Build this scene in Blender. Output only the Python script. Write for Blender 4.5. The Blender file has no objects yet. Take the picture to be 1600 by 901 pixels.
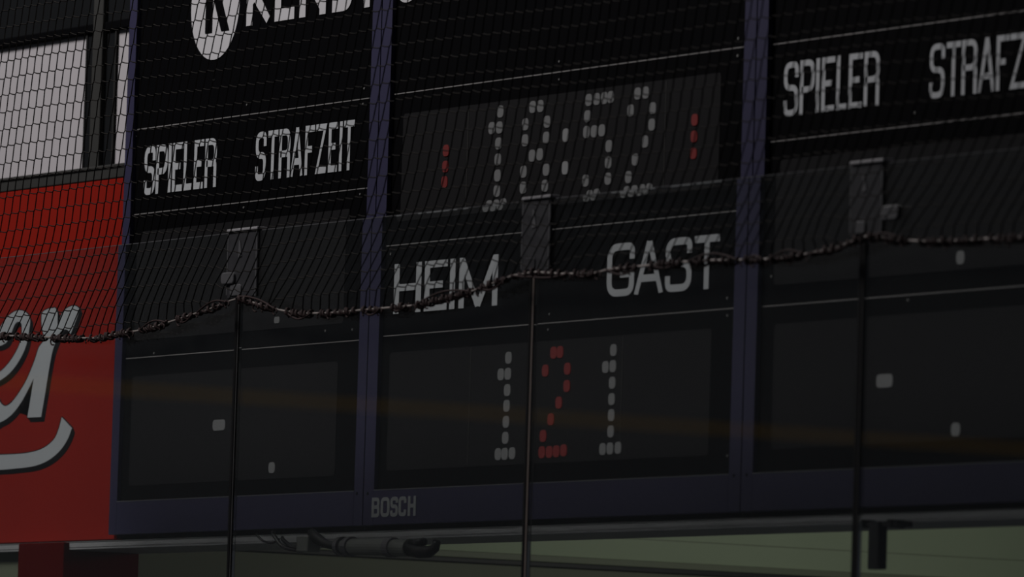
import bpy, math, random
from mathutils import Vector, Matrix
random.seed(7)
C = bpy.context.scene.collection
scn = bpy.context.scene

# ------------------------------------------------------------------ camera
F = 11000.0                                  # focal length in pixels of a 1600 wide frame
CX, CY = 800.0, 450.5
LEAN = 0.0305
YV = F * F / (6950 * LEAN + 615)
eu = Vector((6950, 615, F)).normalized()      # board's horizontal, in camera axes
ev = Vector((YV * LEAN, YV, -F)).normalized()  # board's vertical, in camera axes
ev = (ev - eu * ev.dot(eu)).normalized()
en = eu.cross(ev)                             # out of the board
Rw = Matrix(((eu.x, eu.y, eu.z), (-en.x, -en.y, -en.z), (ev.x, ev.y, ev.z)))  # camera -> world
DIST, Z0 = 20.0, 2.8
CAM = Vector((0, 0, Z0)) - Rw @ Vector((0, 0, -1)) * DIST
cd = bpy.data.cameras.new('camera'); cam = bpy.data.objects.new('camera', cd); C.objects.link(cam)
cam.matrix_world = Matrix.Translation(CAM) @ Rw.to_4x4()
cd.sensor_fit = 'HORIZONTAL'; cd.sensor_width = 36; cd.lens = F / 1600 * 36
cd.clip_start = 0.5; cd.clip_end = 200
cd.dof.use_dof = True; cd.dof.focus_distance = 21.0; cd.dof.aperture_fstop = 3.9
scn.camera = cam
scn.view_settings.view_transform = 'Standard'; scn.view_settings.look = 'None'
scn.view_settings.exposure = 0.0; scn.view_settings.gamma = 1.0
scn.view_settings.use_curve_mapping = False

# ------------------------------------------------------------------ light
w = bpy.data.worlds.new('world'); scn.world = w; w.use_nodes = True
w.node_tree.nodes['Background'].inputs[0].default_value = (0.80, 0.86, 1.0, 1)
w.node_tree.nodes['Background'].inputs[1].default_value = 0.017

def area(name, loc, target, sx, sy, power, col):
    l = bpy.data.lights.new(name, 'AREA'); l.shape = 'RECTANGLE'; l.size = sx; l.size_y = sy
    l.energy = power; l.color = col
    o = bpy.data.objects.new(name, l); C.objects.link(o); o.location = loc
    d = Vector(target) - Vector(loc)
    o.rotation_euler = d.to_track_quat('-Z', 'Y').to_euler()
    return o
area('hall_ceiling_light', (-3.2, -4.2, 8.6), (-1.2, 0, 3.1), 3.5, 1.6, 365, (1.0, 0.96, 0.97))
area('back_room_light', (0.1, 2.5, 2.40), (-1.7, 2.5, 2.0), 0.5, 0.4, 12, (1.0, 1.0, 0.92))

# ------------------------------------------------------------------ pixels -> places on planes
def at(px, py, d=0.0):
    """point on the plane d metres in front of the scoreboard's face"""
    r = Rw @ Vector((px - CX, CY - py, -F))
    t = (-d - CAM.y) / r.y
    return CAM + r * t
def at_x(px, py, x):
    """point on a wall that runs away from the scoreboard at x"""
    r = Rw @ Vector((px - CX, CY - py, -F))
    t = (x - CAM.x) / r.x
    return CAM + r * t
SHIFT = 6.0
def B(px, py, d=0.0):
    """as at(), for a thing behind the rink glass, which displaces it sideways"""
    if py > 408 - 0.109 * px: px += SHIFT
    return at(px, py, d)
def U(px, py): return B(px, py).x
def V(px, py): return B(px, py).z

# ------------------------------------------------------------------ materials
def mat(name, col, rough=0.6, metal=0.0, spec=0.5, noise=None, emit=None, estr=0.0, coat=0.0):
    m = bpy.data.materials.new(name); m.use_nodes = True
    nt = m.node_tree; b = nt.nodes['Principled BSDF']
    b.inputs['Base Color'].default_value = (*col, 1)
    b.inputs['Roughness'].default_value = rough; b.inputs['Metallic'].default_value = metal
    b.inputs['Specular IOR Level'].default_value = spec
    b.inputs['Coat Weight'].default_value = coat
    if emit:
        b.inputs['Emission Color'].default_value = (*emit, 1); b.inputs['Emission Strength'].default_value = estr
    if noise:
        sc, amt = noise
        tc = nt.nodes.new('ShaderNodeTexCoord'); n = nt.nodes.new('ShaderNodeTexNoise')
        n.inputs['Scale'].default_value = sc; n.inputs['Detail'].default_value = 4
        mx = nt.nodes.new('ShaderNodeMix'); mx.data_type = 'RGBA'
        mx.inputs['A'].default_value = (*[c * (1 - amt) for c in col], 1)
        mx.inputs['B'].default_value = (*[min(1, c * (1 + amt)) for c in col], 1)
        nt.links.new(tc.outputs['Object'], n.inputs['Vector']); nt.links.new(n.outputs['Fac'], mx.inputs['Factor'])
        nt.links.new(mx.outputs['Result'], b.inputs['Base Color'])
    return m
M = {}
M['blue'] = mat('blue_painted_metal', (0.036, 0.034, 0.074), 0.6, spec=0.2, noise=(2.5, 0.10))
M['black'] = mat('black_panel', (0.0024, 0.0024, 0.0030), 0.8, spec=0.03)
M['seam'] = mat('dark_seam', (0.004, 0.004, 0.010), 0.7, spec=0.1)
M['alu'] = mat('thin_aluminium_edge', (0.30, 0.29, 0.28), 0.5, metal=0.3, noise=(3, 0.5))
M['window'] = mat('smoked_display_cover', (0.0140, 0.0138, 0.0145), 0.7, spec=0.08, noise=(1.4, 0.25))
M['white'] = mat('white_lettering', (0.62, 0.61, 0.62), 0.6, noise=(12, 0.06))
M['cap'] = mat('caption_lettering', (0.50, 0.52, 0.53), 0.6, noise=(12, 0.06))
M['bosch'] = mat('grey_lettering', (0.27, 0.285, 0.28), 0.6)
M['lamp_w'] = mat('white_display_dot', (0.10, 0.10, 0.10), 0.6, spec=0.2, emit=(1, 1, 1.0), estr=0.030)
M['lamp_w2'] = mat('bright_display_dot', (0.12, 0.12, 0.12), 0.6, spec=0.2, emit=(1, 1, 1.0), estr=0.045)
M['lamp_r'] = mat('red_display_dot', (0.09, 0.018, 0.018), 0.6, spec=0.2, emit=(1, 0.10, 0.09), estr=0.034)
M['lamp_r2'] = mat('dim_red_display_dot', (0.12, 0.01, 0.01), 0.5, emit=(1, 0.07, 0.07), estr=0.10)
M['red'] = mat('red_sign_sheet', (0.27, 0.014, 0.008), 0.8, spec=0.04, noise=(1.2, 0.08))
M['script'] = mat('white_script', (0.47, 0.50, 0.51), 0.6)
M['outline'] = mat('black_script_outline', (0.006, 0.006, 0.007), 0.6, spec=0.1)
M['darkwall'] = mat('dark_cladding', (0.0105, 0.0115, 0.0125), 0.8, spec=0.05, noise=(2, 0.3))
M['frame'] = mat('dark_window_frame', (0.024, 0.024, 0.023), 0.7, spec=0.2)
M['sill'] = mat('grey_window_sill', (0.040, 0.040, 0.037), 0.7, spec=0.2, noise=(4, 0.2))
M['blind'] = mat('pale_window_blind', (0.50, 0.475, 0.485), 0.8, noise=(5, 0.05))
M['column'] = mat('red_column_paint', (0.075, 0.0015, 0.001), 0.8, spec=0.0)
M['beam'] = mat('grey_steel_beam', (0.37, 0.375, 0.375), 0.5, noise=(3, 0.15))
M['green'] = mat('pale_green_wall', (0.32, 0.38, 0.26), 0.7, noise=(1.3, 0.12))
M['rail'] = mat('olive_wall_rail', (0.16, 0.18, 0.12), 0.6)
M['dado'] = mat('dark_olive_dado', (0.13, 0.14, 0.095), 0.7, noise=(1.5, 0.12))
M['ochre'] = mat('ochre_reflection_glow', (0.60, 0.36, 0.12), 0.7, emit=(1, 0.66, 0.28), estr=0.036)
M['railb'] = mat('black_rail', (0.006, 0.006, 0.006), 0.6)
M['ceil'] = mat('grey_soffit', (0.035, 0.035, 0.035), 0.8)
M['net'] = mat('dark_net_twine', (0.016, 0.014, 0.012), 0.8, spec=0.1)
M['lacing'] = mat('dark_red_brown_lacing', (0.030, 0.016, 0.015), 0.7, spec=0.2)
M['cable'] = mat('pale_steel_cable', (0.26, 0.23, 0.21), 0.45, metal=0.2)
M['bracket'] = mat('cloudy_clamp_plate', (0.043, 0.043, 0.047), 0.6, spec=0.3, noise=(25, 0.3))
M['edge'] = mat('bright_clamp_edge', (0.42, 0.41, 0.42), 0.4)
M['edge2'] = mat('grey_clamp_edge', (0.12, 0.12, 0.125), 0.5)
M['rubber'] = mat('black_rubber', (0.006, 0.006, 0.006), 0.4, spec=0.5)
M['edge_glint'] = mat('pane_edge_highlight', (0.17, 0.14, 0.125), 0.5, noise=(8, 0.3))
M['pipe'] = mat('grey_plastic_pipe', (0.17, 0.18, 0.16), 0.5)
M['blackc'] = mat('black_cable', (0.006, 0.006, 0.006), 0.5)
M['screw'] = mat('dull_screw', (0.20, 0.20, 0.19), 0.5)
M['box'] = mat('black_housing', (0.012, 0.013, 0.016), 0.6)

g = bpy.data.materials.new('rink_glass'); g.use_nodes = True
nt = g.node_tree; nt.nodes.clear()
out = nt.nodes.new('ShaderNodeOutputMaterial'); gl = nt.nodes.new('ShaderNodeBsdfGlass')
gl.inputs['Color'].default_value = (0.93, 0.94, 0.935, 1); gl.inputs['Roughness'].default_value = 0.0
gl.inputs['IOR'].default_value = 1.5
df = nt.nodes.new('ShaderNodeBsdfDiffuse'); df.inputs[0].default_value = (0.8, 0.85, 0.8, 1)
mx = nt.nodes.new('ShaderNodeMixShader'); mx.inputs[0].default_value = 0.006
nt.links.new(gl.outputs[0], mx.inputs[1]); nt.links.new(df.outputs[0], mx.inputs[2]); nt.links.new(mx.outputs[0], out.inputs[0])
M['glass'] = g

# ------------------------------------------------------------------ mesh helpers
class MB:
    def __init__(s): s.v = []; s.f = []
    def box(s, x0, x1, y0, y1, z0, z1):
        n = len(s.v)
        s.v += [(x, y, z) for x in (x0, x1) for y in (y0, y1) for z in (z0, z1)]
        s.f += [tuple(n + k for k in q) for q in ((0, 1, 3, 2), (4, 6, 7, 5), (0, 4, 5, 1), (2, 3, 7, 6), (0, 2, 6, 4), (1, 5, 7, 3))]
        return s
    def prism(s, pts, y0, y1):
        """outline in x,z, from depth y0 (front) to y1"""
        n = len(s.v); k = len(pts)
        s.v += [(p[0], y0, p[1]) for p in pts] + [(p[0], y1, p[1]) for p in pts]
        s.f.append(tuple(range(n, n + k))); s.f.append(tuple(range(n + 2 * k - 1, n + k - 1, -1)))
        for i in range(k):
            j = (i + 1) % k; s.f.append((n + i, n + k + i, n + k + j, n + j))
        return s
    def ribbon(s, L, R, y0, y1):
        n = len(s.v); k = len(L)
        for a, b in zip(L, R):
            s.v += [(a[0], y0, a[1]), (b[0], y0, b[1]), (a[0], y1, a[1]), (b[0], y1, b[1])]
        for i in range(k - 1):
            p = n + 4 * i; q = p + 4
            s.f += [(p, p + 1, q + 1, q), (p, q, q + 2, p + 2), (p + 1, p + 3, q + 3, q + 1), (p + 2, q + 2, q + 3, p + 3)]
        s.f += [(n, n + 2, n + 3, n + 1)]; e = n + 4 * (k - 1); s.f += [(e, e + 1, e + 3, e + 2)]
        return s
    def tube(s, pts, r, seg=6, cap=True):
        pts = [Vector(p) for p in pts]; n = len(s.v); K = len(pts)
        for i, p in enumerate(pts):
            t = (pts[min(i + 1, K - 1)] - pts[max(i - 1, 0)])
            if t.length < 1e-9: t = Vector((0, 0, 1))
            t.normalize()
            a = Vector((0, 1, 0)) if abs(t.y) < 0.9 else Vector((1, 0, 0))
            e1 = t.cross(a).normalized(); e2 = t.cross(e1)
            rr = r[i] if isinstance(r, (list, tuple)) else r
            for k in range(seg):
                an = 2 * math.pi * k / seg
                s.v.append(tuple(p + (e1 * math.cos(an) + e2 * math.sin(an)) * rr))
        for i in range(K - 1):
            for k in range(seg):
                a = n + i * seg + k; b = n + i * seg + (k + 1) % seg
                s.f.append((a, b, b + seg, a + seg))
        if cap:
            s.f.append(tuple(n + k for k in range(seg - 1, -1, -1))); s.f.append(tuple(n + (K - 1) * seg + k for k in range(seg)))
        return s
    def build(s, name, m, parent=None, bevel=0, smooth=False):
        o0 = Vector((0, 0, 0))
        if parent is None:
            xs = [v[0] for v in s.v]; ys = [v[1] for v in s.v]; zs = [v[2] for v in s.v]
            o0 = Vector(((min(xs) + max(xs)) / 2, (min(ys) + max(ys)) / 2, min(zs)))
        else:
            q = parent
            while q is not None: o0 = o0 + q.location; q = q.parent
        me = bpy.data.meshes.new(name); me.from_pydata([tuple(Vector(v) - o0) for v in s.v], [], s.f)
        me.validate(); me.update()
        import bmesh
        bm = bmesh.new(); bm.from_mesh(me); bmesh.ops.recalc_face_normals(bm, faces=bm.faces[:]); bm.to_mesh(me); bm.free()
        o = bpy.data.objects.new(name, me); C.objects.link(o); me.materials.append(m)
        if parent is None: o.location = o0
        else: o.parent = parent
        if smooth:
            for p in me.polygons: p.use_smooth = True
        if bevel:
            b = o.modifiers.new('bevel', 'BEVEL'); b.width = bevel; b.segments = 2; b.limit_method = 'ANGLE'
        return o
def empty(name, loc): o = bpy.data.objects.new(name, None); C.objects.link(o); o.location = loc; o.empty_display_size = 0.05; return o
def tag(o, label, cat, group=None):
    o['label'] = label; o['category'] = cat
    if group: o['group'] = group
    return o
def struct(o): o['kind'] = 'structure'; return o

# ------------------------------------------------------------------ lettering: stroked capitals
def path(pts, closed=False):
    """pts = (x, z, corner radius); rounded polyline"""
    out = []; n = len(pts)
    for i, (x, z, r) in enumerate(pts):
        p = Vector((x, z))
        if r <= 0 or (not closed and i in (0, n - 1)): out.append(p); continue
        a = Vector(pts[(i - 1) % n][:2]); b = Vector(pts[(i + 1) % n][:2])
        da = (a - p); db = (b - p); rr = min(r, da.length * 0.499, db.length * 0.499)
        A = p + da.normalized() * rr; Bq = p + db.normalized() * rr
        for k in range(9):
            t = k / 8; out.append(A * (1 - t) ** 2 * 1.0 + p * 2 * t * (1 - t) + Bq * t * t)
    if closed: out.append(out[0].copy())
    return out
def glyph(ch, w, h, r):
    """centre lines of a capital in a box w x h"""
    m = h * 0.52
    G = {
     'S': [[(w, .73*h, 0), (w, h, r), (0, h, r), (0, m, r), (w, m, r), (w, 0, r), (0, 0, r), (0, .27*h, 0)]],
     'P': [[(0, 0, 0), (0, h, 0), (w, h, r), (w, .45*h, r), (0, .45*h, 0)]],
     'I': [[(0, 0, 0), (0, h, 0)]],
     'E': [[(w, h, 0), (0, h, 0), (0, 0, 0), (w, 0, 0)], [(0, m, 0), (w*.9, m, 0)]],
     'L': [[(0, h, 0), (0, 0, 0), (w, 0, 0)]],
     'R': [[(0, 0, 0), (0, h, 0), (w, h, r), (w, m*.94, r), (0, m*.94, 0)], [(w*.6, m*.94, 0), (w, m*.94, r*.6), (w, 0, 0)]],
     'T': [[(0, h, 0), (w, h, 0)], [(w/2, h, 0), (w/2, 0, 0)]],
     'A': [[(0, -.01*h, 0), (w*.46, h*1.0, 0)], [(w, -.01*h, 0), (w*.54, h*1.0, 0)], [(w*.12, .27*h, 0), (w*.88, .27*h, 0)]],
     'F': [[(0, 0, 0), (0, h, 0), (w, h, 0)], [(0, m, 0), (w*.85, m, 0)]],
     'Z': [[(0, h, 0), (w, h, 0), (0, 0, 0), (w, 0, 0)]],
     'H': [[(0, 0, 0), (0, h, 0)], [(w, 0, 0), (w, h, 0)], [(0, m, 0), (w, m, 0)]],
     'M': [[(0, 0, 0), (0, h, 0)], [(w, 0, 0), (w, h, 0)], [(0.03*w, h, 0), (w*.47, 0, 0)], [(w*.53, 0, 0), (w*.97, h, 0)]],
     'G': [[(w, .72*h, 0), (w, h, r), (0, h, r), (0, 0, r), (w, 0, r), (w, .405*h, 0), (w*.48, .405*h, 0)]],
     'C': [[(w, .70*h, 0), (w, h, r), (0, h, r), (0, 0, r), (w, 0, r), (w, .30*h, 0)]],
     'D': [[(0, 0, 0), (0, h, 0), (w, h, r), (w, 0, r), (0, 0, 0)]],
     'B': [[(0, 0, 0), (0, h, 0), (w*.95, h, r*.8), (w*.95, m, r*.8), (0, m, 0)], [(0, m, 0), (w, m, r*.8), (w, 0, r*.8), (0, 0, 0), (0, m, 0)]],
     'K': [[(0, 0, 0), (0, h, 0)], [(0, .42*h, 0), (w, h, 0)], [(w*.28, .58*h, 0), (w, 0, 0)]],
     'N': [[(0, 0, 0), (0, h, 0)], [(w, 0, 0), (w, h, 0)], [(0, h, 0), (w, 0, 0)]],
    }
    if ch == 'O': return [path([(w, 0, r), (w, h, r), (0, h, r), (0, 0, r)], True)]
    return [path(s) for s in G[ch]]
def strip(pl, th):
    """offset a centre line both ways with mitred joins"""
    n = len(pl); L = []; R = []
    closed = (pl[0] - pl[-1]).length < 1e-9
    for i, p in enumerate(pl):
        a = pl[i - 1] if i > 0 else (pl[-2] if closed else None)
        b = pl[i + 1] if i < n - 1 else (pl[1] if closed else None)
        d1 = (p - a).normalized() if a is not None else None
        d2 = (b - p).normalized() if b is not None else None
        if d1 is None: d1 = d2
        if d2 is None: d2 = d1
        n1 = Vector((-d1.y, d1.x)); n2 = Vector((-d2.y, d2.x)); mm = n1 + n2
        if mm.length < 1e-6: mm = n1.copy()
        mm.normalize(); c = max(0.22, mm.dot(n1))
        L.append(p + mm * th / 2 / c); R.append(p - mm * th / 2 / c)
    return L, R
LW = {'I': 0.0, 'M': 1.25, 'T': 1.0, 'A': 1.1, 'S': 1.0, 'L': .9, 'F': .9, 'E': .9}
def letter(mb, ch, x0, x1, z0, z1, sx, sz, y, rr=0.42, slant=0.0):
    """capital filling x0..x1, z0..z1 with upright strokes sx wide and flat strokes sz high"""
    k = sz / sx; W = (x1 - x0) * k; H = z1 - z0
    w = max(W - sz, 0); h = H - sz
    for si, pl in enumerate(glyph(ch, w, h, rr * max(w, sz) if w else 0)):
        ext = []
        L, R = strip(pl, sz)
        # square the open ends out to the box
        if (pl[0] - pl[-1]).length > 1e-9:
            d = (pl[0] - pl[1]).normalized()
            if abs(d.x) < 0.5 or abs(d.y) < .3:
                if pl[0].y < 1e-6 + .0 or pl[0].y > h - 1e-6 or pl[0].x > w - 1e-6:
                    if not (ch in 'SCG' and 0 < pl[0].y < h): L[0] += d * sz / 2; R[0] += d * sz / 2
            d = (pl[-1] - pl[-2]).normalized()
            if pl[-1].y < 1e-6 or pl[-1].y > h - 1e-6 or pl[-1].x > w - 1e-6:
                if not (ch in 'SCG' and 0 < pl[-1].y < h): L[-1] += d * sz / 2; R[-1] += d * sz / 2
        def fin(p):
            X = min(max(p.x, -sz / 2), w + sz / 2); Z = min(max(p.y, -sz / 2), h + sz / 2)
            return (x0 + (X + sz / 2) / k + slant * (Z + sz/2), z0 + Z + sz / 2)
        mb.ribbon([fin(p) for p in L], [fin(p) for p in R], y - 0.00015 * si, y + 0.001)
def word(mb, text, spans, base, top, sx_px, sz_px, y=-0.0125, rr=0.42, d=0.012):
    """spans: left and right pixel of each letter; base, top: (pixel x, pixel y) of baseline and cap line"""
    z0 = B(*base, d).z; z1 = B(*top, d).z
    for ch, (a, b) in zip(text, spans):
        yy = base[1]
        xa = B(a, yy, d).x; xb = B(b, yy, d).x
        s = B(a + sx_px, yy, d).x - xa
        letter(mb, ch, xa, xb, z0, z1, s, (z1 - z0) * sz_px, y, rr)

# ================================================================== STRUCTURE
xL = at(-330, 450).x; xR = at(2100, 450).x
board_l = U(172, 830)                                    # left edge of the scoreboard
# dark cladding behind everything, with the two window openings left out
WY = 0.03                                                # its face, behind the scoreboard's face
def wl(px, py): p = at(px, py, -WY); return p.x, p.z
win_t = wl(70, 66)[1]; win_b = wl(70, 271)[1]
wa1 = wl(133, 160)[0]; wb0 = wl(180, 160)[0]; wb1 = wl(215, 160)[0]
ztop = 5.2; zbeam = wl(300, 846)[1]
mb = MB()
mb.box(xL, xR, WY, WY + .12, win_t, ztop)
mb.box(xL, xR, WY, WY + .12, zbeam, win_b)
mb.box(wa1, wb0, WY, WY + .12, win_b, win_t)
mb.box(wb1, xR, WY, WY + .12, win_b, win_t)
struct(mb.build('wall_back', M['darkwall']))
# windows
def window(n, x0, x1):
    e = struct(empty('window_%d' % n, ((x0 + x1) / 2, WY + .06, win_b)))
    MB().box(x0 - .01, x1 + .01, WY + .006, WY + .026, win_b - .01, win_t + .01).build('blind', M['blind'], e)
    f = MB(); t = .008
    f.box(x0 - t, x1 + t, WY - .004, WY + .004, win_t, win_t + t)
    f.box(x0 - t, x1 + t, WY - .004, WY + .004, win_b - t, win_b)
    f.box(x0 - t, x0, WY - .004, WY + .004, win_b, win_t)
    f.box(x1, x1 + t, WY - .004, WY + .004, win_b, win_t)
    f.build('window_frame', M['frame'], e)
    return e
window(1, xL + .05, wa1); window(2, wb0, wb1)
# post between the windows and a black strip painting the shadow line above them
p0 = at(136, 160, 0).x; p1 = at(151, 160, 0).x
struct(MB().box(p0, p1, .012, WY, win_b - .02, ztop).build('trim_1', M['sill'], bevel=.003))
struct(MB().box(xL, board_l, .020, WY, win_t + .003, win_t + .032).build('shadow_strip', M['black'], bevel=.004))
# sill below
sb = wl(0, 301)[1]
s_ = MB(); s_.box(xL, board_l + .01, -.001, WY, sb - .004, win_b - .008); s_.box(xL, board_l + .01, -.006, WY, win_b - .014, win_b - .004)
struct(s_.build('trim_3', M['sill'], bevel=.003))

# steel beam under the scoreboard
szb0 = B(60, 848, .08).z
bz1 = B(700, 825.5, .06).z; bz0 = B(700, 837.5, .06).z
cx0 = B(27, 880, .08).x; cx1 = B(98, 880, .08).x
struct(MB().box(xL, xR, -.06, -.046, bz0, bz1).box(xL, xR, -.06, .20, bz0 - .004, bz0 + .006).box(xL, xR, -.06, .20, bz1 - .006, bz1).build('trim_4', M['beam'], bevel=.002))
# red column under the sign
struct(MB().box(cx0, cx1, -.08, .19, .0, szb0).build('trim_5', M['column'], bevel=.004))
# back room under the stand: green wall running away from the scoreboard, end wall, soffit
gx = cx1 - .02
struct(MB().box(gx - .12, gx, .19, 7.0, 0, bz0 + .7).build('wall_left', M['green']))
struct(MB().box(xL, cx0, -.035, .05, 0, bz0 - .004).build('wall_rear', M['rail']))
struct(MB().box(xL, xR, WY + .12, 7.0, bz0 + .7, bz0 + .8).build('ceiling', M['ceil']))
r1 = at_x(1000, 881, gx + .02)
struct(MB().box(gx, gx + .03, .19, 6.9, r1.z - .010, r1.z + .012).build('trim_6', M['rail'], bevel=.003))
struct(MB().box(gx, gx + .035, .19, 6.9, r1.z - .026, r1.z - .010).build('trim_7', M['railb'], bevel=.003))
struct(MB().box(gx, gx + .012, .19, 6.9, 0, r1.z - .026).build('trim_8', M['dado']))
r2 = at_x(1200, 853, gx)
struct(MB().box(gx, gx + .0015, 1.2, 6.9, r2.z - .0015, r2.z + .0015).build('trim_9', M['rail']))
# end wall of the back room
struct(MB().box(gx - .12, xR, 7.0, 7.12, 0, bz0 + .8).build('wall_far', M['green']))

# unseen glowing band, added so the rink glass mirrors an ochre streak
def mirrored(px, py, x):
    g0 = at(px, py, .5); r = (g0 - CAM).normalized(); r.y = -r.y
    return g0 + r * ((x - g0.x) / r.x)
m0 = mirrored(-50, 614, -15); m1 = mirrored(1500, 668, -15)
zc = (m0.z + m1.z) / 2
struct(MB().box(-15.3, -15, min(m0.y, m1.y) - 6, max(m0.y, m1.y) + 6, zc - .030, zc + .030).build('added_glow_band', M['ochre']))

# ================================================================== SCOREBOARD
FD = 0.024                                               # frame stands this far in front of the panels
class Mod: pass
zt = 4.5
zb = B(700, 816, FD).z                                   # bottom of all cabinets
zr = B(700, 760, FD).z                                   # top of the bottom rail
def stile(px, py): return B(px, py, FD).x
sb0, sb1 = at(206.5, 10, FD).x, at(218, 10, FD).x
sb0 = (at(200.5, 10, FD).x + stile(170, 830)) / 2; sb1 = sb0 + (at(212, 10, FD).x - at(200.5, 10, FD).x) * 1.05
s1c = (at(596.2, 20, FD).x + stile(566.5, 800)) / 2
s1a = s1c - (at(596, 20, FD).x - at(581.5, 20, FD).x); s1b = s1c + (at(612.5, 20, FD).x - at(596, 20, FD).x)
s2c = (at(1182, 20, FD).x + stile(1157, 780)) / 2
s2a = s2c - (at(1182, 20, FD).x - at(1163, 20, FD).x); s2b = s2c + (at(1200, 20, FD).x - at(1182, 20, FD).x)
s3 = s2c + (s2c - s1c)
def cabinet(x0, xi0, xi1, x1, label):
    e = empty('scoreboard_cabinet', ((x0 + x1) / 2, 0, zb)); tag(e, label, 'scoreboard', 'cabinets of the scoreboard')
    G = .0022
    f = MB()
    f.box(x0 + G, xi0, -FD, WY, zb, zt); f.box(xi1, x1 - G, -FD, WY, zb, zt)
    f.box(xi0, xi1, -FD, WY, zb, zr); f.box(xi0, xi1, -FD, WY, zt, zt + .05)
    f.build('frame', M['blue'], e, bevel=.0015)
    MB().box(x0 + .02, x1 - .02, -.004, WY - .002, zb - .012, zb).build('drip_edge', M['black'], e)
    MB().box(xi0, xi1, -FD - .0008, -FD + .004, zr - .0022, zr + .0006).build('rail_edge', M['edge2'], e)
    return e
cabL = cabinet(sb0, sb1, s1a, s1c, 'left blue-framed scoreboard cabinet with captions SPIELER and STRAFZEIT beside the red sign')
cabM = cabinet(s1c, s1b, s2a, s2c, 'wide middle scoreboard cabinet showing clock 18:52 above HEIM and GAST scores')
cabR = cabinet(s2c, s2b, s3 - .03, s3, 'right blue-framed scoreboard cabinet with captions SPIELER and STRAFZEIT, cut off at its right')

PT = 0.006                                               # panel thickness step
def panels(cab, xi0, xi1, zs, kinds):
    """black sheets stacked in the cabinet, a bright aluminium edge on top of each lower one"""
    for (za, zb_), kind in zip(zs, kinds):
        p = MB().box(xi0, xi1, -.010, .004, zb_ + .0012, za - .0012).build(kind, M['black'], cab)
        if kind != 'advert_panel':
            MB().box(xi0 + .004, xi1 - .004, -.0115, -.009, za - .0038, za - .0008).build('panel_edge', M['alu'], p)
        yield p
def rr(x0, x1, z0, z1, r, k=6):
    pts = []
    for cx_, cz_, a0 in ((x1 - r, z1 - r, 0), (x0 + r, z1 - r, 90), (x0 + r, z0 + r, 180), (x1 - r, z0 + r, 270)):
        for i in range(k + 1):
            a = math.radians(a0 + 90 * i / k); pts.append((cx_ + r * math.cos(a), cz_ + r * math.sin(a)))
    return pts
def display(panel, x0, x1, z0, z1, name='display'):
    d = MB().prism(rr(x0, x1, z0, z1, .012), -.0112, -.006).build(name, M['window'], panel)
    return d

L1 = V(390, 178.5); L2L = V(385, 315); L3 = V(373, 546)
ZL = list(panels(cabL, sb1, s1a, [(zt, L1), (L1, L2L), (L2L, L3), (L3, zr)], ['advert_panel', 'caption_panel', 'display_panel', 'display_panel']))
L1m = V(880, 111.5); L2m = V(1000, 344.5); L3m = V(880, 502.5)
ZM = list(panels(cabM, s1b, s2a, [(zt, L1m), (L1m, L2m), (L2m, L3m), (L3m, zr)], ['advert_panel', 'display_panel', 'caption_panel', 'display_panel']))
L2r = V(1400, 199); L3r = V(1400, 462); L1r = V(1300, 57)
ZR = list(panels(cabR, s2b, s3 - .03, [(zt, L1r), (L1r, L2r), (L2r, L3r), (L3r, zr)], ['advert_panel', 'caption_panel', 'display_panel', 'display_panel']))

def win(panel, xa, xb, top, bot):
    return display(panel.parent, U(*xa), U(*xb), V(*bot), V(*top))
dLu = win(ZL[2], (218, 400), (544, 400), (382, 345), (376, 519))
dLd = win(ZL[3], (208, 680), (530, 650), (370, 577), (370, 751))
dMu = win(ZM[1], (634, 230), (1129, 230), (880, 146.5), (880, 320))
dMd = win(ZM[3], (611, 640), (1114, 610), (860, 533), (860, 723.5))
dRu = win(ZR[2], (1216, 350), (1215 + 560, 350), (1400, 231), (1400, 431))
dRd = win(ZR[3], (1212, 600), (1212 + 560, 600), (1400, 493), (1400, 693))
# faint vertical seams where the display covers meet
for d_, pxs, py in ((dMu, ((736, 230), (1044, 230)), 0), (dMd, ((738, 640), (976, 610)), 0)):
    for a in pxs:
        x = U(*a); zs = [v.co.z for v in d_.data.vertices]
        z0 = min(zs) + zb; z1 = max(zs) + zb
        MB().box(x - .0015, x + .0015, -.0122, -.0105, z0 + .004, z1 - .004).build('cover_seam', M['sill'], d_)

# ---- display dots
def dot(mb, px, py, wpx, hpx, y=-.0132):
    c = B(px, py, .013); a = B(px - wpx / 2, py, .013); b = B(px + wpx / 2, py, .013)
    w_ = (b.x - a.x) / 2; t = B(px, py - hpx / 2, .013); h_ = t.z - c.z
    mb.prism(rr(c.x - w_, c.x + w_, c.z - h_, c.z + h_, min(w_, h_) * .75), y, y + .004)
def digit(parent, dots, m, name='digit', wpx=9.6, hpx=18.5, label=None):
    for d_ in dots:
        q = MB(); dot(q, d_[0], d_[1], wpx, hpx)
        o = q.build('display_dot', m, parent)
        if m == M['lamp_r']: o['label'] = 'red display dot'
        elif label: o['label'] = label
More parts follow.
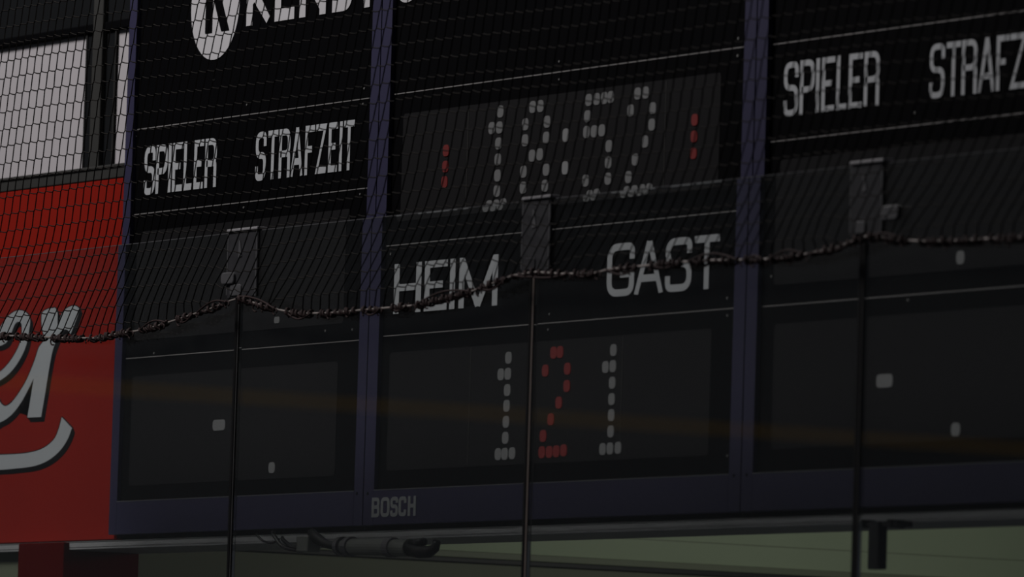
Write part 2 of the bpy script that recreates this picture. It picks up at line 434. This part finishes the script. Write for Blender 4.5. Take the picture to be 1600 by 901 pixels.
# clock 18:52
digit(dMu, [(781.5, 174), (768, 200), (780, 199), (778.5, 224), (777.5, 249), (777, 274), (776, 298), (764, 322), (775, 321), (786, 319)], M['lamp_w'])
digit(dMu, [(832, 167), (844, 165.5), (820.5, 194), (854.5, 190), (820, 219), (853, 215), (831, 243), (843, 241), (817.5, 268), (853, 265), (817, 293), (851, 290), (830, 316), (840, 315)], M['lamp_w'])
digit(dMu, [(883.5, 211), (882.5, 262)], M['lamp_w2'], 'colon', 9, 20.5, 'brighter dot of the colon')
digit(dMu, [(919.5, 156), (932, 154.5), (944, 153), (954, 151.5), (917.5, 181.5), (916, 206), (928, 205), (940, 203.5), (951, 228), (950, 253.5), (949.5, 279), (914.5, 282), (921, 306), (932, 304)], M['lamp_w'])
digit(dMu, [(996, 146), (1008.5, 144.5), (985, 172.5), (1019.5, 169), (1018, 194.5), (1007.5, 221), (992, 249), (981.5, 276.5), (979, 300), (991, 298.5), (1003, 297), (1014, 295.5)], M['lamp_w'])
digit(dMu, [(696.5, 235), (695.5, 260), (694, 284)], M['lamp_r'], 'red_marker', 9, 18, None)
digit(dMu, [(1085, 187), (1084, 213), (1083, 239)], M['lamp_r'], 'red_marker', 9.5, 18, None)
# scores 1 2 1
digit(dMd, [(793.5, 559), (781.5, 585), (792.5, 584), (791.5, 609.5), (790.5, 634), (789.5, 659), (788.5, 684), (777, 709.5), (787.5, 709), (799, 708)], M['lamp_w'])
digit(dMd, [(864, 551), (874, 550), (851, 579), (885.5, 576), (884.5, 603), (872, 629), (859.5, 655), (847.5, 681), (845.5, 706.5), (857, 706), (868, 705), (879.5, 703.5)], M['lamp_r'], wpx=9.8)
digit(dMd, [(957.5, 547), (945, 573.5), (956.5, 572), (955.5, 598), (954.5, 623.5), (954, 648.5), (953, 674), (940.5, 701.5), (952, 700.5), (964.5, 699.5)], M['lamp_w'])
# single dots on the penalty displays
digit(dLu, [(431.5, 500)], M['lamp_w'], 'display_dot', 8, 10)
def sq(parent, px, py, wpx, hpx):
    q = MB(); dot(q, px, py, wpx, hpx); q.build('display_dot', M['lamp_w'], parent)
sq(dLd, 341, 664, 19, 17); sq(dLd, 423.5, 730.5, 9.5, 17)
sq(dRu, 1499.5, 402.5, 12, 21); sq(dRd, 1381, 595, 25, 21); sq(dRd, 1492, 671, 13.5, 21)

# ---- captions
def cap(parent, text, spans, base, top, sx, sz, m, rr_=.42, name='lettering'):
    q = MB(); word(q, text, spans, base, top, sx, sz, rr=rr_)
    return q.build(name, m, parent)
cap(ZL[1], 'SPIELER', [(224.5, 241.5), (243, 260.5), (262, 267), (268.5, 284), (286, 299), (302, 316.5), (319, 337)], (280, 298.5), (280, 222.5), 4.2, .135, M['cap'], .45)
cap(ZL[1], 'STRAFZEIT', [(398.5, 415), (417.5, 433), (435, 452.5), (453.5, 472.5), (475.5, 490), (492, 509), (512, 526), (529, 533.5), (535.5, 552)], (480, 273.5), (480, 196.5), 4.2, .135, M['cap'], .45)
cap(ZM[2], 'HEIM', [(614, 656.5), (661.5, 697), (701, 709), (715.5, 776)], (695, 484), (695, 405.5), 8.2, .14, M['cap'], .30)
cap(ZM[2], 'GAST', [(947, 989.5), (990, 1035), (1038, 1079), (1083, 1122)], (1035, 457.5), (1035, 374), 7.6, .135, M['cap'], .36)
cap(ZR[1], 'SPIELER', [(1224, 1246.5), (1249, 1271.5), (1274, 1279), (1283, 1303), (1306, 1322), (1325, 1346), (1349, 1373)], (1298, 173.5), (1298, 88.5), 5.3, .11, M['cap'], .45)
cap(ZR[1], 'STRAFZEIT', [(1452, 1475.5), (1478, 1500), (1502, 1526), (1528, 1554), (1556, 1575), (1577, 1603), (1606, 1626), (1630, 1636), (1640, 1664)], (1558, 142), (1558, 56), 5.3, .11, M['cap'], .45)
# brand name on the bottom rail
q = MB()
z0 = B(615, 807, FD).z; z1 = B(615, 776, FD).z
for ch, (a, b) in zip('BOSCH', [(580.5, 593), (594.5, 608.5), (609.5, 621.5), (622.5, 634.5), (637, 649.5)]):
    xa = B(a, 790, FD).x; xb = B(b, 790, FD).x
    letter(q, ch, xa, xb, z0, z1, (B(a + 3.8, 790, FD).x - xa), (z1 - z0) * .19, -FD - .001, .4)
q.build('brand_lettering', M['bosch'], cabM)

# ---- advert: oval with a dark letter, then white capitals running over both cabinets
ov = MB(); c = at(336.5, 8, .0125); rw = (at(374.3, 8, .0125).x - at(299, 8, .0125).x) / 2; rh = c.z - at(336.5, 93, .0125).z
ov.prism([(c.x + rw * math.cos(2 * math.pi * i / 64), c.z + rh * math.sin(2 * math.pi * i / 64)) for i in range(64)], -.0125, -.009)
emb = ov.build('emblem', M['white'], cabL)
q = MB()
z0 = at(340, 49.5, .014).z; z1 = at(340, -36, .014).z
xa = at(320.5, 45, .014).x; xs = at(331, 45, .014).x - xa
q.box(xa, xa + xs, -.0142, -.0125, z0, z1)
xb = at(345.5, 45, .014).x; xd = at(334.5, 3, .014)
xk = xb + xs * 1.15
kz = z0 + (z1 - z0) * .62
q.prism([(xb, z0), (xk, z0), (xa + xs * 2.2, kz), (xa + xs * 1.1, kz)], -.0142, -.0125)
q.prism([(xa + xs * 1.1, kz), (xa + xs * 2.2, kz), (xk, z1), (xb, z1)], -.0142, -.0125)
q.build('emblem_letter', M['black'], emb)
q = MB()
bz = at(480, 26, .0125).z; tz = bz + .165
lets = [('K', 385, 421.5), ('E', 429, 459.5), ('N', 467.5, 508.5), ('D', 518.5, 549.5), ('R', 567.5, 600)]
for ch, a, b in lets:
    xa = at(a, 26, .0125).x; xb = at(b, 26, .0125).x
    letter(q, ch, xa, xb, bz, tz, at(a + 9.5, 26, .0125).x - xa, .037, -.0125, .42)
q.build('lettering', M['white'], ZL[0])
q = MB()
for ch, a, b in (('O', 618, 653), ('N', 662, 704)):
    xa = at(a, 5, .0125).x; xb = at(b, 5, .0125).x
    letter(q, ch, xa, xb, bz - (.004 if ch == 'O' else 0), tz, at(a + 9.5, 5, .0125).x - xa, .037, -.0125, .5)
q.build('lettering', M['white'], ZM[0])

# ---- screws in the panel corners
for par, pts in ((cabL, [(334, 125, 1.3), (386, 163.5, 1.4), (569.5, 138, 1.6), (567.5, 162.5, 1.6), (211, 159, 1.5), (211, 188, 1.5), (206, 320, 1.5), (206, 347, 1.5), (563, 303, 1.5), (240, 552, 1.5), (508, 517, 1.7), (550, 515, 1.5), (213, 213, 1.2), (381, 324, 1.5)]),
                 (cabM, [(613.5, 131.5, 1.7), (874, 96, 1.5), (874, 124, 1.3), (1154, 60, 1.8), (1153, 87, 1.8), (601, 369, 1.5), (610, 397, 1.8), (594, 511, 1.5), (594, 538, 1.5), (858, 491, 1.5), (856, 515, 1.5), (1136, 466, 1.8), (1136, 493, 1.6), (1136, 712, 1.5)]),
                 (cabR, [(1205, 432, 1.6), (1418, 469, 1.8), (1430, 176, 1.6)])):
    for (a, b, r) in pts:
        c = B(a, b, .011); q = MB(); R_ = r * .0021
        q.prism([(c.x + R_ * math.cos(k * math.pi / 4), c.z + R_ * math.sin(k * math.pi / 4)) for k in range(8)], -.0128, -.009)
        q.build('screw', M['screw'], par)
for par, a, b in ((cabM, 574, 771), (cabL, 557, 771), (cabM, 1146, 743), (cabR, 1166, 742)):
    c = B(a, b, FD); q = MB()
    q.prism([(c.x + .005 * math.cos(k * math.pi / 4), c.z + .005 * math.sin(k * math.pi / 4)) for k in range(8)], -FD - .001, -FD + .002)
    o = q.build('rivet', M['seam'], par)

# ================================================================== RED SIGN
SD = 0.0
sx1 = sb0 - .004
szt = at(100, 289, 0).z; szb = B(80, 845.5, 0).z
sign = empty('advertising_sign', ((xL + sx1) / 2, 0, szb)); tag(sign, 'large red sign with white black-edged script lettering left of the scoreboard', 'sign')
MB().box(xL, sx1, 0, .06, szb, szt).build('sign_sheet', M['red'], sign, bevel=.002)
def shape(parent, name, pts, y, m, off=(0, 0)):
    out = []
    for a, b in pts:
        p = B(a + off[0], b + off[1], 0) if b > 420 else B(a + off[0], b + off[1], 0)
        out.append((p.x, p.z))
    return out
def smooth(pts, n=8, closed=True):
    """Catmull-Rom through (x, y[, corner]) pixel points; corner points stay sharp"""
    P = [(p[0], p[1]) for p in pts]; cr = [len(p) > 2 for p in pts]; N = len(P); out = []
    for i in range(N):
        p1 = P[i]; p2 = P[(i + 1) % N]
        p0 = P[i - 1] if not cr[i] else p1
        p3 = P[(i + 2) % N] if not cr[(i + 1) % N] else p2
        for k in range(n):
            t = k / n
            out.append(tuple(0.5 * ((2 * p1[j]) + (-p0[j] + p2[j]) * t + (2 * p0[j] - 5 * p1[j] + 4 * p2[j] - p3[j]) * t * t + (-p0[j] + 3 * p1[j] - 3 * p2[j] + p3[j]) * t ** 3) for j in (0, 1)))
    return out
def grow(pts, g_):
    n = len(pts); area_ = sum(pts[i][0] * pts[(i + 1) % n][1] - pts[(i + 1) % n][0] * pts[i][1] for i in range(n)); sg = 1 if area_ > 0 else -1
    out = []
    for i in range(n):
        a = Vector(pts[i - 1]); b = Vector(pts[(i + 1) % n]); d_ = (b - a)
        if d_.length < 1e-6: out.append(pts[i]); continue
        d_.normalize(); nn = Vector((d_.y, -d_.x)) * sg
        out.append((pts[i][0] + nn.x * g_, pts[i][1] + nn.y * g_))
    return out
def script(outline, name):
    pl = smooth(outline, 6)
    def w_(ps): return [(lambda p: (p.x, p.z))(B(a, max(b, 430), 0)) for a, b in ps]
    face = MB().prism(w_(pl), -.0022, .001).build(name, M['script'], sign)
    for off, g_, y in (((0, 0), 1.6, -.0012), ((2.0, 3.4), .9, -.0010), ((3.8, 6.6), .5, -.0008)):
        MB().prism(w_(grow([(a + off[0], b + off[1]) for a, b in pl], g_)), y, .001).build('black_outline', M['outline'], face)

# letter r: stem with the hooked shoulder
script([(69, 530), (65.5, 510), (66, 490), (75, 483), (86, 481, 1), (90, 490), (90.5, 508), (97, 490), (106, 481), (117, 478), (124.5, 483, 1), (119, 500), (110.5, 522, 1), (106, 516), (100, 515), (94, 520), (87, 535), (82, 550), (77, 576), (71.5, 610), (64.5, 651.5, 1), (43, 652.5, 1), (53, 591, 1), (42, 613), (33, 629), (22, 644), (11, 654), (0, 660), (-10, 664), (-60, 668), (-60, 640), (-10, 618), (-3, 623), (2, 631), (9, 634.5), (18, 629), (29, 615), (42, 593), (54, 564), (61, 543)], 'script_letter')
# letter e: its bowl and tail at the frame's edge
script([(-40, 592), (-10, 586), (8, 574), (24, 552), (33, 530), (34, 508), (30, 503), (24, 506), (17, 522), (10, 535), (-2, 541), (-10, 538), (-6, 525), (6, 503), (18, 490), (30, 485), (41, 489), (47, 500), (45, 520), (40, 543), (28, 567), (12, 586), (-8, 598), (-40, 606)], 'script_letter')
# swash under the word
script([(-60, 711), (0, 710.5), (40, 708), (66, 701), (84, 687), (92, 670), (96.5, 652, 1), (112.5, 669, 1), (106, 686), (94, 704), (76, 719), (54, 728), (25, 732), (0, 734), (-60, 737)], 'swash')

# ================================================================== UNDER THE SCOREBOARD: pipe, cables, hanging unit
def P3(px, py, d=0.0): return B(px, py, d)
e = tag(empty('cable_conduit', P3(580, 870, .10)), 'grey plastic conduit with clamps and black cables hung under the scoreboard', 'conduit')
pa = P3(531, 853.5, .10); pb = P3(640, 856, .10)
dirp = (pb - pa)
r0 = .024
MB().tube([pa + dirp * .12, pa + dirp * .92], r0, 20).build('pipe', M['pipe'], e, smooth=False)
for t0, t1, rad in ((0.0, .05, 1.2), (.12, .18, 1.22), (.70, .78, 1.2), (.86, 1.0, 1.05)):
    MB().tube([pa + dirp * t0, pa + dirp * t1], r0 * rad, 20).build('clamp_ring', M['edge2'] if t0 < .8 else M['pipe'], e)
MB().tube([pa + dirp * .02, pa + dirp * .14], r0 * .85, 16).build('sleeve', M['pipe'], e)
MB().tube([P3(640, 858, .10), P3(655, 862, .10), P3(670, 862, .10), P3(679, 856, .10), P3(682, 845, .10)], [.020, .019, .017, .014, .012], 12).build('elbow', M['blackc'], e, smooth=True)
MB().tube([P3(640, 851, .10), P3(652, 848, .10), P3(662, 846, .10)], .012, 10).build('cable', M['blackc'], e, smooth=True)
MB().tube([P3(533, 849, .10), P3(520, 852, .10), P3(508, 849, .10), P3(495, 840, .10), P3(486, 832, .10)], [.006, .008, .012, .014, .014], 10).build('cable', M['blackc'], e, smooth=True)
MB().tube([P3(533, 857, .10), P3(520, 856, .10), P3(505, 853, .10), P3(490, 845, .10)], .005, 8).build('cable', M['blackc'], e, smooth=True)
q = MB(); a = P3(471, 838, .10); b = P3(489, 862, .10); q.box(a.x, b.x, -.12, -.075, b.z, a.z); q.build('junction_box', M['pipe'], e, bevel=.004)
for pts, r_ in (([(402, 834), (408, 843), (418, 847.5), (428, 847), (434, 840)], .0035),
                ([(428, 832), (432, 843), (440, 853), (455, 858), (472, 858)], .006),
                ([(441, 840), (449, 850), (458, 855), (472, 855)], .006)):
    sm = [P3(a, b, .10) for a, b in smooth([(x, y) for x, y in pts] , 5)[:5 * (len(pts) - 1)]]
    MB().tube(sm, r_, 8).build('cable', M['blackc'], e, smooth=True)

e = tag(empty('hanging_unit', P3(1380, 892, .10)), 'black oblong unit hanging on a crossbar below the right scoreboard cabinet', 'speaker')
a = P3(1367, 818, .10); b = P3(1395, 818, .10); c = P3(1364.5, 890, .10)
hb = MB(); sk = .0
hb.box(a.x + .004, a.x + .050, -.125, -.095, c.z, a.z + .004); hb.build('housing', M['box'], e, bevel=.003)
MB().box(P3(1352, 818, .10).x, P3(1418, 818, .10).x, -.115, -.09, P3(1380, 821, .10).z, P3(1380, 817.5, .10).z).build('crossbar', M['box'], e, bevel=.002)
for px in (1355, 1402, 1413):
    c_ = P3(px, 818.5, .10); MB().tube([(c_.x, -.13, c_.z), (c_.x, -.08, c_.z)], .011 if px != 1413 else .008, 12).build('clamp_bolt', M['box'], e)
MB().box(P3(1402, 812, .10).x - .006, P3(1402, 812, .10).x + .006, -.11, -.06, P3(1402, 818, .10).z, bz0 - .004).box(P3(1380, 812, .10).x - .02, P3(1380, 812, .10).x + .02, -.11, -.06, P3(1380, 822, .10).z, bz0 - .004).build('hanger', M['box'], e)

# ================================================================== RINK GLASS
GD = 0.50; GT = 0.020                                    # distance in front of the scoreboard, thickness
pz = at(378, 366.5, GD).z; ptop = (at(378, 366.5, GD).z + at(838, 314, GD).z + at(1355, 256, GD).z) / 3
jx = [at(373.5, 600, GD).x, at(833, 600, GD).x, at(1348.5, 600, GD).x]
step = jx[2] - jx[1]
edges = [jx[0] - step] + jx + [jx[2] + step]
glabels = ['rink glass pane left of the first joint, in front of the red sign',
           'rink glass pane in front of the left scoreboard cabinet, between first and second joint',
           'rink glass pane in front of the GAST caption, between second and third joint',
           'rink glass pane at the far right of the photo, beyond the third joint']
zg0 = 1.25
for i in range(4):
    o = MB().box(edges[i] + .011, edges[i + 1] - .011, -GD - GT / 2, -GD + GT / 2, zg0, ptop).build('glass_pane', M['glass'])
    MB().box(edges[i] + .011, edges[i + 1] - .011, -GD - GT / 2, -GD + GT / 2, ptop + .0002, ptop + .0022).build('top_edge', M['edge2'], o)
    tag(o, glabels[i], 'glass pane', 'panes of rink glass')
# joint posts between the panes
jl = ['slim dark joint post between rink glass panes, in front of the left scoreboard cabinet',
      'slim joint post with a pinkish highlight along its edge, in front of the middle scoreboard cabinet',
      'slim dark joint post in front of the right scoreboard cabinet']
bl = ['cloudy clamp plate with round side knob on top of the leftmost glass joint',
      'cloudy clamp plate with bright top edge below the clock display',
      'blurred clamp plate with pale knob on its right, on the rightmost glass joint']
btop = [(355, 401, 368.5, 464), (815.5, 859, 315, 424), (1329, 1379, 256, 367)]
for i, x in enumerate(jx):
    _, _, yt, yb = btop[i]
    zpl = at((378, 837, 1353)[i], yb, GD).z
    hw = (.0100, .009, .0095)[i]
    e = tag(empty('joint_post', (x, -GD, zg0)), jl[i], 'post', 'joints of the rink glass')
    MB().box(x - hw, x + .0030, -GD - .016, -GD + .016, zg0, zpl).build('rubber_seal', M['rubber'], e, bevel=.002)
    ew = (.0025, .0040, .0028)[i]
    MB().box(x + .0030, x + .0030 + ew * 1.95, -GD - .0135, -GD + .013, zg0, zpl).build('edge_highlight', (M['ceil'], M['edge_glint'], M['ceil'])[i], e)  # pane edge, its highlight put into the colour, strongest at the middle joint
    # clamp
    a, b, yt, yb = btop[i]
    x0 = at(a, (yt + yb) / 2, GD + .02).x; x1 = at(b, (yt + yb) / 2, GD + .02).x
    z1 = at((a + b) / 2, yt, GD + .02).z; z0 = at((a + b) / 2, yb, GD + .02).z
    z1 = max(z1, ptop + .0030)
    e = tag(empty('clamp_plate', ((x0 + x1) / 2, -GD - .02, z0)), bl[i], 'clamp', 'clamps on the glass joints')
    MB().box(x0, x1, -GD - .0185, -GD - .0105, z0, z1).build('plate', M['bracket'], e, bevel=.002)
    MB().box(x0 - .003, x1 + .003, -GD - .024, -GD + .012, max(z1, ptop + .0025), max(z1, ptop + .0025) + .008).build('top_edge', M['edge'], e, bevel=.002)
    MB().box(x0 - .004, x0 + .0005, -GD - .019, -GD - .0105, z0 + .01, z1 - .003).build('side_edge', M['edge2'], e)
    MB().box(x1 - .008, x1 - .0035, -GD - .0195, -GD - .0105, z0, z1 - .003).build('side_edge', M['edge2'], e)
    # slot with a tapered bright insert
    xm = x0 + (x1 - x0) * .42; h = z1 - z0
    MB().prism([(xm - .010, z0 + h * .60), (xm + .010, z0 + h * .62), (xm - .001, z0 + h * .86), (xm - .008, z0 + h * .86)], -GD - .0205, -GD - .018).build('insert', M['edge2'], e)
    MB().prism(rr(x0 + (x1-x0)*.12, x0 + (x1-x0)*.5, z0 + h*.03, z0 + h*.20, h*.05), -GD - .0215, -GD - .018).build('bolt_cap', M['edge2'] if i != 1 else M['bracket'], e, bevel=.003)
    if i == 0:
        k0 = at(343, 426, GD + .03); k1 = at(357, 443, GD + .03)
        MB().prism(rr(k0.x, k1.x + .02, k1.z, k0.z, .012), -GD - .026, -GD - .0105).build('knob', M['edge2'], e, bevel=.003)
    if i == 2:
        k0 = at(1378, 321, GD + .03); k1 = at(1400, 342, GD + .03)
        MB().prism(rr(k0.x - .01, k1.x, k1.z, k0.z, .014), -GD - .026, -GD - .0105).build('knob', M['edge2'], e, bevel=.003)

# ================================================================== NET AND ITS CABLE
ND = GD + .055
ropepx = [(-90, 517), (-40, 520), (0, 524), (50, 526), (100, 528), (150, 528.5), (185, 521), (215, 517), (250, 508), (290, 495), (330, 482), (360, 470), (376, 465), (400, 474), (440, 485), (470, 490), (515, 489), (560, 485), (600, 481.5), (650, 477), (690, 467), (735, 456), (775, 441), (800, 431), (836, 425), (880, 428), (930, 427), (950, 421), (1000, 416), (1050, 411), (1100, 407), (1150, 406.5), (1190, 405.5), (1225, 403), (1265, 396), (1310, 386), (1350, 369), (1375, 370), (1400, 374), (1440, 377), (1500, 376), (1560, 372), (1600, 370), (1680, 362), (1760, 350)]
rope = [at(a, b, ND) for a, b in ropepx]
def rope_z(x):
    for p, q_ in zip(rope, rope[1:]):
        if p.x <= x <= q_.x: return p.z + (q_.z - p.z) * (x - p.x) / (q_.x - p.x)
    return rope[0].z if x < rope[0].x else rope[-1].z
bx = [at(377, 465, ND).x, at(837, 425, ND).x, at(1352, 369, ND).x]
NTOP = ptop + .95
PITCH = .0495
def nety(x, z):
    return -ND - .006 - .010 * math.sin(x * 2.1 + z * 3) - .005 * math.sin(x * 5.3 - z * 4)
def netx(u, z):
    h = z - rope_z(u - .3 * (NTOP - z))
    t = NTOP - z
    x = u - .33 * t
    e_ = max(0, .36 - max(h, 0)); x -= .42 * e_ * e_ / .36 * 1.1     # leans more towards the cable
    if h < .06: x += .5 * (.06 - h)                                     # and turns back at it
    hh = max(0, z - rope_z(x))
    for b_ in bx:                                                       # strands gathered to each post
        d_ = x - b_
        if 0 < d_ < .32 and hh < .17: x = b_ + d_ * (1 - .6 * (1 - d_ / .32) * (1 - hh / .17) ** 1.5)
    return x
def sag(x, z):
    s_ = 0
    for b_ in bx:
        dd = (x - (b_ + .02)) / .13
        s_ += .030 * math.exp(-dd * dd)
    lo = min(1, max(0, (ptop + .12 - z) / .3))
    return -s_ * lo + .006 * math.sin(x * 3.1 + z * 2)
net = MB()
TR = .0020
x_lo = rope[0].x - .1; x_hi = rope[-1].x
nst = int((x_hi + 1.2 - x_lo) / PITCH) + 1
ROWS = 30; RH = .0515
jog = Vector((.0065, 0, .0062))
knots = {}
for i in range(nst):
    u = x_lo + i * PITCH
    pts = []
    for j in range(ROWS + 4):
        z = NTOP - .02 - j * RH - u * .010
        x = netx(u, z) + random.uniform(-.0012, .0012)
        zz = z + sag(x, z) + random.uniform(-.0015, .0015)
        rz = rope_z(x)
        if x < x_lo - .05 or x > x_hi: continue
        if zz < rz + .012:
            if pts:
                pts.append(Vector((x + .2 * (zz - rz) * 0, -ND, rz)))
            break
        kb = Vector((x, nety(x, zz), zz)); kt = kb + jog
        knots[(i, j)] = (kt, kb); pts += [kt, kb]
    if len(pts) > 2: net.tube(pts, TR, 4, cap=False)
for (i, j), (kt, kb) in knots.items():
    n = knots.get((i + 1, j))
    if n:
        mid = (kt + n[1]) / 2 - Vector((0, 0, .0012))
        net.tube([kt, mid, n[1]], TR * .85, 4, cap=False)
nt_ = net.build('safety_net', M['net']); tag(nt_, 'dark knotted safety net hanging in front of the scoreboard above the rink glass', 'net')

def along(s):
    """point at length s along the cable"""
    for p, q_ in zip(rope, rope[1:]):
        L_ = (q_ - p).length
        if s <= L_: return p + (q_ - p) * (s / L_), (q_ - p).normalized()
        s -= L_
    return rope[-1].copy(), (rope[-1] - rope[-2]).normalized()
TL = sum((q_ - p).length for p, q_ in zip(rope, rope[1:]))
e = tag(empty('net_cable', rope[20]), 'pale steel cable wound with dark red-brown lacing along the bottom of the net', 'cable')
MB().tube([along(TL * k / 260)[0] for k in range(261)], .0036, 8).build('steel_cable', M['cable'], e, smooth=True)
# lacing wound round it, bunched, with bare stretches between
s = 0.0; rnd = random.Random(3)
while s < TL - .05:
    run = rnd.uniform(.08, .30); bare = rnd.uniform(.015, .06)
    for strand in range(2):
        pts = []; ph = rnd.uniform(0, 6); n = int(run / .004); amp = .0080
        for k in range(n):
            p, t = along(min(TL, s + k * .004)); a = ph + k * .75
            rr_ = amp + .003 * math.sin(k * .21 + ph)
            pts.append(p + Vector((0, math.cos(a) * rr_, math.sin(a) * rr_ - .001)))
        if len(pts) > 3: MB().tube(pts, .0038, 5).build('lacing', M['lacing'], e, smooth=True)
    # slack strand beside the cable
    if rnd.random() < .85:
        pts = []; n = int(run / .012); sg = rnd.choice((-1, 1, 1)); dz = rnd.uniform(.006, .018)
        for k in range(n + 1):
            p, t = along(min(TL, s + k * .012)); pts.append(p + Vector((0, -.006, -sg * dz * math.sin(math.pi * k / max(n, 1)))))
        if len(pts) > 3: MB().tube(pts, .0030, 5).build('slack_lacing', M['lacing'], e, smooth=True)
    s += run + bare
loops = []
s = .04
while s < TL:
    p, t = along(s); q = MB(); R_ = rnd.uniform(.007, .012); pts = []
    a1 = rnd.uniform(4.2, 5.6)
    for k in range(13):
        a = -.5 + a1 * k / 12
        pts.append(p + Vector((math.cos(a) * R_ * 1.6, -.007 + .004 * math.sin(a * .5), -R_ * .9 + math.sin(a) * R_)))
    loops.append(pts); s += rnd.uniform(.04, .12)
for pts in loops: MB().tube(pts, .0024, 5).build('lacing_loop', M['lacing'], e, smooth=True)
